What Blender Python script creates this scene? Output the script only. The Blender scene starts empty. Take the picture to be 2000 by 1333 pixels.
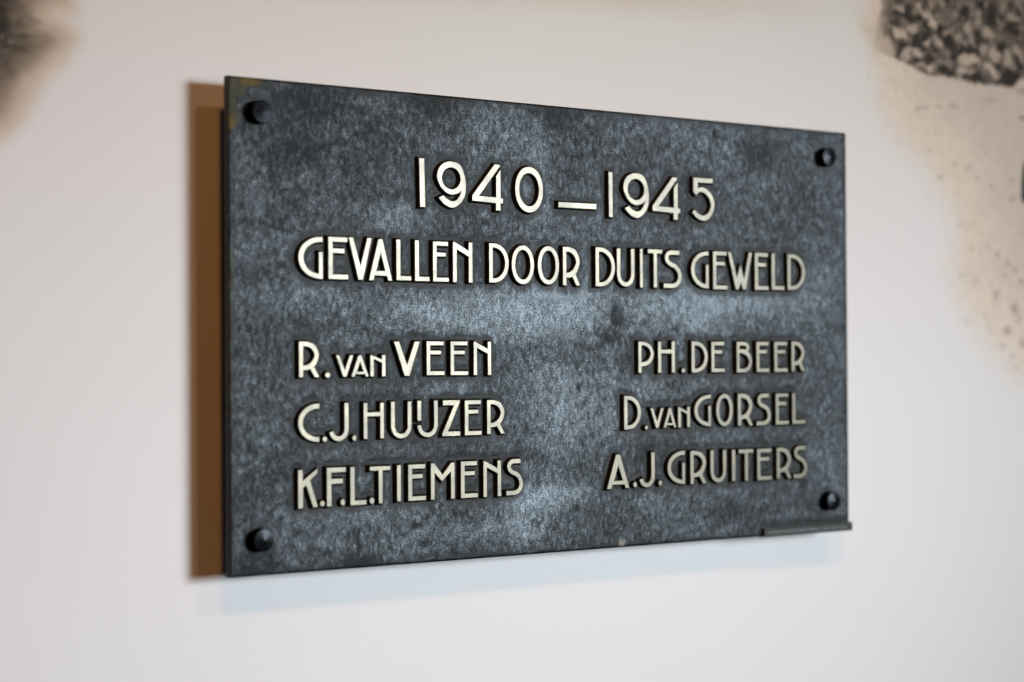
# Bronze memorial plaque on a printed fabric wall.  Units: metres (tables in mm).
# World: X along the wall, Y into the wall, Z up.  Plate front at y = 0.
import bpy, bmesh, math, random
import numpy as np
from mathutils import Matrix, Vector
from mathutils.geometry import tessellate_polygon

CAM_LOC = (-1.27038763754156, -1.5738753210579952, -0.035893308659344605)
CAM_AXES = ((0.7975892249050927, -0.603168884108166, -0.006222986341248055), (-0.0022006020810721493, -0.013226152193292939, 0.999910109084132), (0.6031969708691965, 0.7975038345624864, 0.011876371177931703))
GLYPHS = [
    ('1', 5.9, -193.32, 162.36, -186.22, 115.38, 0.94),
    ('9', 5.9, -172.33, 161.2, -138.16, 116.09, 0.0),
    ('4', 5.9, -130.76, 161.57, -93.05, 115.73, 0.0),
    ('0', 5.9, -78.12, 161.29, -42.96, 115.35, 0.0),
    ('-', 5.9, -23.61, 128.01, 26.11, 122.21, 0.0),
    ('1', 5.9, 42.33, 161.75, 48.09, 115.01, 0.29),
    ('9', 5.9, 62.38, 162.45, 97.29, 115.57, 0.0),
    ('4', 5.9, 101.89, 160.92, 140.74, 115.71, 0.0),
    ('5', 5.9, 157.66, 162.15, 190.22, 116.26, 0.0),
    ('G', 5.2, -327.53, 83.08, -301.46, 44.07, 0.0),
    ('E', 5.0, -295.57, 83.6, -273.8, 44.27, 0.0),
    ('V', 5.0, -273.33, 83.88, -247.35, 44.24, 0.0),
    ('A', 5.0, -250.99, 83.28, -224.75, 44.08, 0.0),
    ('L', 4.8, -219.95, 83.49, -202.76, 44.63, 0.0),
    ('L', 4.8, -198.71, 83.7, -181.71, 44.47, 0.0),
    ('E', 4.6, -177.85, 83.16, -159.16, 44.28, 0.0),
    ('N', 4.8, -154.33, 83.53, -130.76, 44.1, 0.0),
    ('D', 4.8, -110.93, 83.67, -86.46, 44.58, 0.0),
    ('O', 4.8, -83.12, 82.64, -54.88, 43.82, 0.0),
    ('O', 4.8, -50.42, 82.95, -22.99, 44.08, 0.0),
    ('R', 4.8, -18.38, 82.91, 4.08, 43.66, 0.0),
    ('D', 4.8, 24.35, 83.65, 50.4, 43.37, 0.0),
    ('U', 4.8, 52.9, 83.47, 76.74, 43.86, 0.0),
    ('I', 4.8, 84.18, 83.94, 88.23, 43.38, 0.0),
    ('T', 4.8, 95.09, 83.9, 115.02, 43.77, 0.0),
    ('S', 4.8, 116.75, 83.64, 142.72, 43.47, 0.0),
    ('G', 4.8, 155.72, 83.77, 180.95, 44.1, 0.0),
    ('E', 4.8, 187.37, 84.37, 208.36, 43.49, 0.0),
    ('W', 4.8, 209.31, 84.41, 245.2, 43.93, 0.0),
    ('E', 4.8, 249.24, 84.69, 269.97, 43.97, 0.0),
    ('L', 4.8, 274.62, 84.64, 293.98, 44.4, 0.0),
    ('D', 4.8, 299.01, 84.6, 326.34, 44.79, 0.0),
    ('R', 4.5, -327.54, -13.48, -305.75, -46.44, 0.0),
    ('.', 4.5, -299.65, -41.86, -293.92, -47.02, 0.0),
    ('V', 4.3, -287.89, -26.11, -268.61, -46.38, 0.0),
    ('A', 4.3, -271.08, -26.05, -251.7, -46.34, 0.0),
    ('N', 4.2, -250.09, -26.0, -232.76, -46.31, 0.0),
    ('V', 4.4, -223.33, -13.22, -193.69, -46.2, 0.0),
    ('E', 4.4, -185.86, -12.94, -164.88, -45.61, 0.0),
    ('E', 4.4, -157.76, -12.93, -136.78, -45.83, 0.0),
    ('N', 4.3, -130.2, -13.17, -108.86, -46.06, 0.0),
    ('C', 4.9, -328.74, -70.47, -305.99, -105.99, 0.0),
    ('.', 4.5, -302.87, -100.99, -297.82, -106.04, 0.0),
    ('J', 4.8, -296.05, -70.16, -274.17, -106.04, 0.0),
    ('.', 4.5, -270.42, -100.71, -265.6, -106.18, 0.0),
    ('H', 4.4, -257.78, -70.8, -234.87, -104.73, 0.0),
    ('U', 4.6, -227.13, -70.14, -203.54, -105.3, 0.0),
    ('Y', 4.6, -196.93, -69.66, -173.0, -104.95, 0.0),
    ('Z', 4.6, -168.07, -69.72, -146.63, -104.57, 0.0),
    ('E', 4.6, -141.37, -70.14, -121.05, -104.35, 0.0),
    ('R', 4.6, -114.46, -70.26, -92.54, -103.99, 0.0),
    ('K', 4.8, -329.19, -130.01, -307.89, -166.35, 0.0),
    ('.', 4.5, -305.87, -160.05, -300.61, -165.38, 0.0),
    ('F', 5.2, -298.52, -129.9, -277.46, -166.11, 0.0),
    ('.', 4.5, -283.58, -159.56, -278.58, -165.58, 0.0),
    ('L', 5.0, -272.85, -130.07, -254.97, -166.04, 0.0),
    ('.', 4.5, -251.74, -159.39, -246.07, -165.88, 0.0),
    ('T', 4.6, -251.33, -130.55, -227.88, -165.77, 0.0),
    ('I', 4.6, -220.79, -130.2, -216.01, -164.88, 0.0),
    ('E', 4.8, -207.94, -130.17, -187.27, -164.94, 0.0),
    ('M', 4.6, -181.79, -129.81, -153.52, -165.2, 0.0),
    ('E', 4.8, -146.44, -129.36, -125.96, -165.06, 0.0),
    ('N', 4.6, -119.38, -129.78, -97.55, -165.24, 0.0),
    ('S', 4.6, -91.48, -129.12, -70.54, -164.83, 0.0),
    ('P', 4.4, 81.12, -12.64, 102.51, -45.54, 0.0),
    ('H', 4.6, 108.21, -12.37, 131.96, -45.54, 0.0),
    ('.', 4.5, 141.11, -40.85, 146.14, -45.76, 0.0),
    ('D', 4.6, 155.51, -12.27, 178.86, -45.67, 0.0),
    ('E', 4.4, 184.09, -12.64, 203.47, -45.3, 0.0),
    ('B', 4.4, 221.24, -12.68, 243.79, -45.76, 0.0),
    ('E', 4.4, 250.68, -12.62, 269.94, -45.61, 0.0),
    ('E', 4.4, 277.79, -12.57, 298.21, -45.7, 0.0),
    ('R', 4.3, 304.29, -12.23, 324.76, -45.27, 0.0),
    ('D', 4.7, 61.26, -68.68, 84.34, -103.84, 0.0),
    ('.', 4.5, 89.43, -100.08, 93.69, -104.49, 0.0),
    ('V', 4.3, 97.14, -82.11, 115.7, -103.05, 0.0),
    ('A', 4.3, 115.11, -82.12, 133.28, -103.1, 0.0),
    ('N', 4.2, 135.65, -81.57, 152.72, -103.24, 0.0),
    ('G', 4.6, 158.97, -69.06, 182.81, -103.03, 0.0),
    ('O', 4.5, 190.44, -68.57, 214.7, -103.39, 0.0),
    ('R', 4.5, 222.25, -68.73, 244.33, -103.59, 0.0),
    ('S', 4.5, 250.08, -69.39, 271.88, -103.79, 0.0),
    ('E', 4.5, 279.37, -69.29, 299.23, -103.52, 0.0),
    ('L', 4.5, 304.85, -69.24, 324.91, -103.42, 0.0),
    ('A', 4.6, 37.44, -128.85, 67.95, -164.2, 0.0),
    ('.', 4.5, 72.95, -157.95, 78.26, -163.89, 0.0),
    ('J', 4.9, 80.9, -128.12, 102.67, -164.49, 0.0),
    ('.', 4.5, 107.77, -157.59, 112.77, -163.68, 0.0),
    ('G', 4.9, 120.25, -127.87, 145.07, -163.03, 0.0),
    ('R', 4.8, 152.61, -128.39, 175.68, -163.69, 0.0),
    ('U', 4.7, 181.58, -128.69, 204.44, -163.49, 0.0),
    ('I', 4.7, 212.85, -129.05, 217.94, -162.93, 0.0),
    ('T', 4.7, 222.84, -128.97, 245.0, -163.3, 0.0),
    ('E', 4.8, 250.6, -129.15, 272.64, -163.62, 0.0),
    ('R', 4.7, 280.13, -128.87, 302.69, -163.12, 0.0),
    ('S', 4.6, 305.94, -127.95, 327.28, -163.63, 0.0),
]
LIGHT_STONES = [(528.2, 386.6, 10.6, 4.8, 0, 0.8),
    (573.4, 387.2, 15.7, 6.2, -35, 0.95),
    (590.2, 373.4, 9.2, 6.2, -20, 1),
    (531.3, 356.4, 10.6, 7.2, 0, 1),
    (552.8, 365.7, 11.9, 5.7, 0, 0.8),
    (605.2, 401.1, 9.8, 3.6, -10, 0.55),
    (586.9, 399.2, 5.3, 5.7, 20, 0.7),
    (630.9, 388.2, 5.5, 8.2, 20, 0.5),
    (653.1, 373.8, 8.0, 7.5, -25, 0.75),
    (617.0, 367.5, 14.8, 3.0, 15, 0.6),
    (639.2, 359.3, 12.5, 4.6, -25, 0.65),
    (661.7, 360.6, 9.6, 6.3, -20, 0.6),
    (597.2, 352.9, 8.5, 4.1, -30, 0.85),
    (559.6, 335.6, 12.0, 4.9, -30, 0.95),
    (580.2, 349.7, 5.3, 4.1, 0, 0.8),
    (673.5, 386.6, 4.1, 13.3, -15, 0.65),
    (694.9, 371.2, 12.3, 7.5, -20, 0.8),
    (689.0, 408.2, 4.1, 6.7, -30, 0.6),
    (721.1, 408.2, 6.7, 8.4, -10, 0.55),
    (740.5, 395.0, 11.8, 4.2, -10, 0.7),
    (752.5, 411.5, 13.2, 3.1, -45, 0.6),
    (655.1, 335.1, 20.1, 6.0, 3, 1),
    (703.5, 345.2, 10.8, 9.7, -15, 0.85),
    (641.2, 320.7, 8.7, 4.3, 0, 0.95),
    (660.0, 323.9, 9.6, 2.3, -10, 0.8),
    (582.2, 318.6, 8.5, 4.1, 0, 1),
    (611.6, 327.2, 6.9, 4.3, 0, 0.5),
    (698.1, 327.1, 18.0, 5.4, -30, 1),
    (728.0, 344.8, 8.3, 10.1, -10, 0.8),
    (750.4, 351.9, 14.5, 5.4, -40, 0.7),
    (683.1, 349.2, 5.6, 5.8, -30, 0.75),
    (610.5, 341.8, 9.8, 3.6, -20, 0.35),
    (752.4, 313.9, 13.2, 7.1, 0, 1.15),
    (541.7, 333.2, 8.3, 8.1, 0, 0.8),
    (511.1, 330.5, 9.3, 6.4, 0, 0.9),
    (713.1, 385.5, 3.6, 8.4, 25, 0.5),
    (599.1, 312.2, 12.2, 2.3, -20, 0.5),
    (594.5, 328.2, 3.9, 6.5, 30, 0.5),
    (638.6, 312.2, 4.5, 5.0, -20, 0.6),
    (738.3, 333.9, 5.2, 8.5, 25, 0.5),
    (504.2, 341.0, 14.0, 9.6, 0, 0.9),
    (563.0, 320.6, 7.2, 3.2, 0, 0.7),
    (617.3, 387.6, 14.8, 9.9, 0, 0.28),
    (604.9, 378.2, 9.8, 6.6, 0, 0.3),
    (725.8, 368.2, 18.2, 6.8, 0, 0.22),
    (689.0, 314.7, 15.3, 5.0, 0, 0.15)]
DARK_STONES = [(521.0, 380.7, 10.6, 1.4, -15, 0.7),
    (522.1, 369.1, 10.6, 4.0, -10, 0.9),
    (547.1, 388.6, 8.3, 6.5, 0, 0.9),
    (549.4, 379.1, 10.7, 5.7, -20, 0.9),
    (560.9, 349.5, 9.1, 10.0, 25, 0.95),
    (529.9, 334.6, 4.2, 6.4, -10, 0.8),
    (699.0, 394.2, 9.8, 16.4, -18, 1),
    (637.0, 384.7, 4.0, 4.0, 30, 1),
    (599.8, 367.0, 6.8, 10.6, -45, 1),
    (619.3, 353.3, 15.3, 9.0, -30, 1),
    (654.0, 348.2, 25.1, 5.3, 0, 1),
    (584.8, 330.6, 9.2, 6.2, 0, 0.95),
    (616.4, 318.6, 14.8, 6.6, -10, 0.85),
    (580.4, 367.6, 6.8, 4.6, 0, 0.7),
    (663.6, 313.4, 18.9, 5.0, -5, 1),
    (732.9, 318.2, 26.1, 10.5, 0, 1),
    (573.5, 391.3, 3.4, 8.1, 40, 0.9),
    (560.6, 326.0, 9.6, 4.9, 0, 0.6),
    (671.8, 361.5, 5.1, 10.0, 30, 0.9),
    (499.9, 372.5, 5.1, 9.6, 0, 0.3),
    (485.9, 359.2, 9.2, 3.2, 0, 0.25),
    (749.8, 406.1, 11.8, 3.4, -40, 1),
    (532.4, 346.9, 9.5, 1.9, -10, 0.5),
    (572.5, 312.4, 7.2, 3.2, 0, 0.8),
    (717.8, 357.4, 10.4, 6.7, 0, 1),
    (748.9, 341.6, 5.3, 10.2, 30, 1)]
RUBBLE_EDGE = [(493.3, 402.1),
    (495.9, 383.3),
    (487.2, 368.1),
    (469.8, 356.1),
    (481.2, 350.0),
    (484.4, 331.3),
    (511.0, 325.7),
    (527.4, 323.1),
    (548.6, 318.5),
    (565.2, 311.8),
    (574.8, 309.4),
    (599.1, 309.8),
    (636.0, 309.0),
    (663.5, 305.6),
    (699.1, 306.8),
    (737.9, 306.5),
    (751.2, 318.1),
    (777.8, 327.0),
    (915.3, 324.3),
    (919.0, 561.3),
    (494.6, 504.2)]
SEPIA_EDGE = [(429.7, 564.9),
    (451.5, 376.1),
    (469.9, 323.8),
    (478.0, 270.2),
    (517.0, 212.2),
    (566.3, 184.3),
    (598.2, 154.9),
    (611.7, 118.1),
    (606.5, 80.6),
    (615.3, 37.2),
    (643.2, 6.2),
    (685.9, -25.2),
    (739.5, -60.6),
    (814.9, -97.2),
    (1077.3, -143.7),
    (1091.1, 665.8)]
SPECKS = [(674.0, 229.7, 8.0, 2.1, -30, 0.25),
    (685.8, 219.9, 3.2, 2.1, 0, 0.3),
    (653.8, 202.4, 8.7, 2.3, 10, 0.3),
    (626.5, 206.1, 7.8, 2.1, -10, 0.25),
    (599.2, 187.9, 6.1, 3.6, 0, 0.3),
    (669.5, 190.8, 5.6, 2.6, 0, 0.3),
    (695.3, 181.1, 5.6, 3.2, 0, 0.35),
    (733.7, 168.4, 8.2, 3.2, 0, 0.45),
    (713.4, 171.9, 8.1, 2.1, 0, 0.25),
    (635.2, 131.1, 4.7, 3.1, 0, 0.22),
    (656.4, 102.5, 4.7, 3.1, 0, 0.35),
    (688.3, 106.9, 3.6, 2.4, 0, 0.35),
    (705.8, 97.4, 3.6, 3.7, 20, 0.55),
    (725.6, 87.4, 3.7, 3.7, 10, 0.5),
    (737.3, 78.4, 4.9, 2.7, 0, 0.45),
    (720.1, 71.4, 4.9, 3.2, 0, 0.35),
    (750.7, 64.1, 6.6, 4.3, 0, 0.5),
    (701.5, 47.4, 6.5, 4.2, 0, 0.45),
    (698.6, 38.2, 4.8, 2.6, 0, 0.3),
    (737.9, 30.8, 8.2, 7.9, -10, 0.5),
    (745.9, 17.6, 6.6, 3.7, 0, 0.4),
    (722.3, 2.1, 9.0, 4.2, 0, 0.6),
    (751.7, -12.9, 5.8, 3.7, 0, 0.6),
    (714.8, -16.9, 8.9, 3.2, 0, 0.3),
    (732.1, -30.1, 4.9, 4.2, 0, 0.35),
    (739.7, -43.4, 4.9, 3.2, 0, 0.3),
    (680.7, 21.7, 4.8, 3.1, 0, 0.25),
    (688.1, 6.6, 5.6, 3.7, 0, 0.25),
    (645.4, 12.8, 5.5, 3.6, 0, 0.2),
    (636.3, 69.6, 5.5, 3.6, 0, 0.22),
    (663.8, 62.4, 8.7, 5.2, 0, 0.2),
    (616.8, 58.9, 5.4, 3.6, 0, 0.15),
    (580.6, 220.1, 4.6, 3.1, 0, 0.2),
    (670.7, -10.4, 11.9, 2.6, 0, 0.1),
    (734.0, 190.9, 4.9, 3.7, 0, 0.25),
    (568.3, 270.0, 12.0, 2.6, 10, 0.3),
    (598.6, 273.5, 7.3, 2.3, 0, 0.35),
    (625.7, 276.6, 9.9, 2.3, 0, 0.4),
    (696.3, 289.3, 15.4, 3.7, 0, 0.25),
    (559.9, 266.1, 3.8, 3.2, 0, 0.25),
    (476.0, 305.2, 1.8, 7.9, -5, 0.12),
    (755.8, 270.9, 4.7, 2.7, -10, 1.0),
    (756.3, 304.9, 13.2, 3.4, 0, 0.5)]
DARK_PATCH = [(757.4, 214.8),
    (754.2, 200.4),
    (751.8, 171.3),
    (752.7, 164.9),
    (767.8, 164.2),
    (818.9, 167.1),
    (819.7, 218.3)]
SMUDGE_EDGE = [(-596.5, 323.1),
    (-533.6, 330.8),
    (-533.8, 280.1),
    (-545.8, 277.0),
    (-555.7, 266.7),
    (-541.9, 259.7),
    (-533.9, 251.1),
    (-541.9, 236.3),
    (-554.9, 224.0),
    (-567.8, 208.1),
    (-575.6, 194.5),
    (-583.4, 181.0),
    (-597.0, 169.1),
    (-662.6, 153.9),
    (-662.2, 315.1)]
SMUDGE_LIGHT = [(-594.8, 246.2, 2.7, 2.6, 0, 0.8),
    (-584.2, 250.9, 2.9, 1.8, 0, 0.5),
    (-587.1, 241.4, 4.4, 2.6, 0, 0.9),
    (-579.3, 243.1, 3.1, 2.2, 0, 0.8),
    (-571.1, 244.3, 4.4, 2.2, 0, 0.8),
    (-563.7, 239.9, 4.9, 2.8, 0, 0.5),
    (-583.3, 224.8, 6.8, 2.9, -10, 0.8),
    (-570.6, 224.5, 5.9, 2.8, 0, 0.5),
    (-564.6, 276.4, 4.9, 2.8, 0, 0.5),
    (-551.8, 264.3, 6.0, 2.1, 0, 0.6),
    (-573.4, 270.4, 3.9, 1.8, 0, 0.4),
    (-565.8, 217.5, 5.9, 3.7, 0, 0.5),
    (-591.0, 231.9, 5.8, 1.1, 0, 0.3),
    (-564.6, 267.6, 4.9, 1.9, 0, 0.35)]
SMUDGE_DARK = [(-563.6, 262.2, 8.9, 2.8, -10, 0.7),
    (-575.4, 249.0, 7.8, 2.0, 0, 0.6),
    (-584.2, 237.1, 12.6, 2.4, 0, 0.9),
    (-576.5, 236.0, 9.7, 1.8, 0, 0.4),
    (-592.8, 259.3, 5.8, 11.0, 0, 0.9),
    (-585.3, 215.8, 4.8, 4.6, 0, 0.6),
    (-591.0, 219.0, 5.8, 5.5, 0, 0.5),
    (-585.2, 229.7, 8.7, 1.5, 0, 0.5),
    (-579.3, 259.7, 4.9, 2.8, 0, 0.5),
    (-553.8, 248.2, 5.9, 3.7, 0, 0.3)]
STAINS_AND_DIM = [(56.1, 13.5, 11.0, 15.9, 0.85),  # pits and stains; wide upper-left ones paint in the dimness outside the sheen
    (45.6, -6.1, 15.1, 11.7, 0.5),
    (4.5, -59.4, 3.4, 4.7, 1),
    (1.4, -181.4, 4.0, 4.2, 1),
    (-224.1, 85.5, 4.1, 2.4, 1),
    (30.4, -29.8, 1.4, 21.0, 0.25),
    (-194.8, -189.0, 7.1, 3.4, 0.8),
    (-186.0, -206.7, 6.0, 3.9, 0.8),
    (-301.5, 125.1, 1.7, 1.4, 1),
    (-262.0, 181.3, 1.7, 1.5, 1),
    (-11.9, -24.5, 59.8, 20.8, 0.25),
    (83.5, -29.9, 42.3, 18.7, 0.2),
    (93.2, -126.1, 28.2, 15.9, 0.25),
    (326.1, -170.3, 6.4, 5.7, 0.9),
    (194.5, 210.9, 4.5, 7.8, 0.7),
    (-261.6, -220.4, 33.9, 6.6, 0.5),
    (209.1, -195.8, 45.3, 13.8, 0.35),
    (-19.8, 221.4, 26.6, 30.9, 0.35),
    (-171.1, 217.8, 36.0, 19.8, 0.4),
    (-314.8, 207.1, 38.5, 18.8, 0.35),
    (-326.0, 159.2, 32.7, 14.1, 0.35),
    (259.1, 193.8, 31.0, 22.4, 0.35),
    (-261.5, -201.2, 2.3, 14.2, 0.6),
    (40.4, -208.5, 3.4, 3.2, 0.8),
    (24.8, -42.9, 2.7, 4.2, 0.8),
    (350.0, -202.8, 32.6, 22.8, 0.2),
    (-371.0, -213.3, 21.0, 13.8, 0.4)]
PAINTED_SHEEN = [(-79.8, 16.2, 127.0, 30.6, 0.7),  # lighter patches that paint the window's sheen into the plate colour
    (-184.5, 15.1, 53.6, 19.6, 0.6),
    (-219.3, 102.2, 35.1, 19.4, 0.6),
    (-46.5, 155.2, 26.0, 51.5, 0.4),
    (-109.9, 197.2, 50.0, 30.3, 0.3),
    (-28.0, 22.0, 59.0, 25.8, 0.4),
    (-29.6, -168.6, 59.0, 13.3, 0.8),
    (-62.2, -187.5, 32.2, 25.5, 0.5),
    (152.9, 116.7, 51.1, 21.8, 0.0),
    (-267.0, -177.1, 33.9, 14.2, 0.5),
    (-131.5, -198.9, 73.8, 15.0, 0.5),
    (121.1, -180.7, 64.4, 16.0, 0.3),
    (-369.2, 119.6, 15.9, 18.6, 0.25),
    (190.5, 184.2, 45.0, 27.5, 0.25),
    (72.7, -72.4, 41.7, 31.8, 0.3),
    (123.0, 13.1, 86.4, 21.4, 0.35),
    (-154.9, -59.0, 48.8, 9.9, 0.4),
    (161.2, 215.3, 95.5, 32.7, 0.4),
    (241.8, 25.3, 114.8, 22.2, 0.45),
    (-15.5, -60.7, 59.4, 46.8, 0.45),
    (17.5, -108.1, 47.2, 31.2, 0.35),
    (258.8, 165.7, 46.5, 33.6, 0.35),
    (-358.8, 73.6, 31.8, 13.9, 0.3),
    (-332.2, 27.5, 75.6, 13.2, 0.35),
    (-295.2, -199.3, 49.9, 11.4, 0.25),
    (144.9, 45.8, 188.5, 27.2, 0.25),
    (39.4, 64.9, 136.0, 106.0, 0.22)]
RUST = [(-393.9, 210.4, 4.7, 12.9, 0),
    (-394.0, 183.7, 4.2, 5.5, 1),
    (-373.9, 222.1, 10.6, 4.2, 1),
    (-386.6, 216.5, 7.4, 10.1, 0),
    (-392.5, 189.8, 6.3, 9.2, 0),
    (61.6, -219.7, 4.1, 3.2, 2),
    (-396.1, -10.2, 1.6, 82.8, 0),
    (-392.7, 49.5, 2.1, 18.4, 0)]
BOLTS = [(-367.2, 193.7),
    (-367.4, -192.7),
    (362.3, 195.1),
    (364.7, -191.1)]

random.seed(7)
scene = bpy.context.scene
C = scene.collection
THICK, GAP = 0.007, 0.029
WALL_Y = THICK + GAP
PW, PH = 0.7951, 0.45

# ------------------------------------------------------------------ camera
cam_data = bpy.data.cameras.new("camera")
cam = bpy.data.objects.new("camera", cam_data)
C.objects.link(cam)
r, u, f = [Vector(a) for a in CAM_AXES]
m = Matrix((r, u, -f)).transposed().to_4x4()
m.translation = Vector(CAM_LOC)
cam.matrix_world = m
cam_data.sensor_width = 36.0
cam_data.lens = 3889.0 / 2000.0 * 36.0
cam_data.clip_end = 100
cam_data.clip_start = 0.05
cam_data.dof.use_dof = True
cam_data.dof.focus_distance = 1.965
cam_data.dof.aperture_fstop = 2.5
scene.camera = cam

# ------------------------------------------------------------------ room light
world = bpy.data.worlds.new("World")
scene.world = world
world.use_nodes = True
bg = world.node_tree.nodes["Background"]
bg.inputs[0].default_value = (0.75, 0.85, 1.0, 1)
bg.inputs[1].default_value = 0.015

def area(name, loc, target, sx, sy, power, color, spread=180):
    d = bpy.data.lights.new(name, 'AREA')
    d.shape = 'RECTANGLE'; d.size = sx; d.size_y = sy
    d.energy = power; d.color = color; d.spread = math.radians(spread)
    o = bpy.data.objects.new(name, d); C.objects.link(o)
    o.location = loc
    o.rotation_euler = (Vector(target) - Vector(loc)).to_track_quat('-Z', 'Y').to_euler()
    return o
area("window_light", (2.6, -4.0, 0.30), (0.0, 0, -0.24), 1.85, 1.3, 10.5, (0.85, 0.925, 0.955), 24)

def bulb(name, loc, target, power, color, radius, angle, blend):
    d = bpy.data.lights.new(name, 'SPOT')
    d.energy = power; d.color = color; d.shadow_soft_size = radius
    d.spot_size = math.radians(angle); d.spot_blend = blend
    o = bpy.data.objects.new(name, d); C.objects.link(o)
    o.location = loc
    o.rotation_euler = (Vector(target) - Vector(loc)).to_track_quat('-Z', 'Y').to_euler()
bulb("ceiling_spot_left", (-1.2, -2.1, 2.05), (0.25, 0, -0.3), 84, (1.0, 0.41, 0.09), 0.2, 62, 1.0)
bulb("ceiling_spot_right", (0.42, -2.1, 2.0), (0.15, 0, -0.3), 38, (1.0, 0.68, 0.42), 0.08, 60, 1.0)

scene.view_settings.view_transform = 'Standard'
scene.view_settings.look = 'None'
scene.view_settings.exposure = 0.0
scene.view_settings.gamma = 1.0
scene.render.engine = 'CYCLES'

# ------------------------------------------------------------------ helpers
def link(name, me, parent=None, mats=(), **props):
    o = bpy.data.objects.new(name, me)
    for mt in mats: me.materials.append(mt)
    C.objects.link(o)
    if parent: o.parent = parent
    for k, v in props.items(): o[k] = v
    return o

def mesh(name, verts, faces):
    me = bpy.data.meshes.new(name)
    me.from_pydata([tuple(v) for v in verts], [], faces)
    me.update()
    return me

_rng = np.random.default_rng(3)
_tab = _rng.random((256, 256))
def vnoise(x, y):
    xi = np.floor(x).astype(int); yi = np.floor(y).astype(int)
    fx = x - xi; fy = y - yi
    fx = fx * fx * (3 - 2 * fx); fy = fy * fy * (3 - 2 * fy)
    g = lambda a, b: _tab[a % 256, b % 256]
    return ((g(xi, yi) * (1 - fx) + g(xi + 1, yi) * fx) * (1 - fy)
            + (g(xi, yi + 1) * (1 - fx) + g(xi + 1, yi + 1) * fx) * fy)
def fbm(x, y, n=4):
    s = 0; a = .5; t = 0
    for i in range(n):
        s = s + a * vnoise(x * 2 ** i + 17.3 * i, y * 2 ** i + 9.1 * i); t += a; a *= .5
    return s / t
def sstep(a, b, v):
    t = np.clip((v - a) / (b - a), 0, 1)
    return t * t * (3 - 2 * t)
def ellip(x, y, cx, cy, rx, ry, ang=0):
    a = math.radians(ang); c, s = math.cos(a), math.sin(a)
    dx, dy = x - cx, y - cy
    return np.sqrt(((dx * c + dy * s) / rx) ** 2 + ((-dx * s + dy * c) / ry) ** 2)
def poly_sd(x, y, poly):
    """signed distance to polygon, positive inside"""
    d = np.full(x.shape, 1e9); inside = np.zeros(x.shape, bool)
    n = len(poly)
    for i in range(n):
        ax, ay = poly[i]; bx, by = poly[(i + 1) % n]
        ex, ey = bx - ax, by - ay
        t = np.clip(((x - ax) * ex + (y - ay) * ey) / (ex * ex + ey * ey + 1e-9), 0, 1)
        d = np.minimum(d, np.hypot(x - ax - t * ex, y - ay - t * ey))
        if abs(ey) > 1e-9:
            cross = ((ay > y) != (by > y)) & (x < ex * (y - ay) / ey + ax)
            inside ^= cross
    return np.where(inside, d, -d)

def grid_mesh(name, xs, zs, y):
    X, Z = np.meshgrid(xs, zs)
    nx, nz = len(xs), len(zs)
    co = np.empty((nx * nz, 3), np.float32)
    co[:, 0] = X.ravel() / 1000; co[:, 2] = Z.ravel() / 1000
    co[:, 1] = y if np.isscalar(y) else np.asarray(y).ravel()
    i = (np.arange(nz - 1)[:, None] * nx + np.arange(nx - 1)[None, :]).ravel()
    quads = np.stack([i, i + 1, i + 1 + nx, i + nx], 1).astype(np.int32)
    me = bpy.data.meshes.new(name)
    me.vertices.add(nx * nz); me.vertices.foreach_set("co", co.ravel())
    me.loops.add(quads.size); me.loops.foreach_set("vertex_index", quads.ravel())
    me.polygons.add(len(quads))
    me.polygons.foreach_set("loop_start", np.arange(0, quads.size, 4, dtype=np.int32))
    me.polygons.foreach_set("loop_total", np.full(len(quads), 4, np.int32))
    me.update(calc_edges=True); me.validate()
    me.polygons.foreach_set("use_smooth", np.ones(len(quads), bool))
    return me, X.ravel(), Z.ravel()

def set_color(me, name, rgb):
    a = me.color_attributes.new(name, 'FLOAT_COLOR', 'POINT')
    buf = np.ones((len(me.vertices), 4), np.float32); buf[:rgb.shape[0], :3] = rgb
    a.data.foreach_set("color", buf.ravel())

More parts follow.
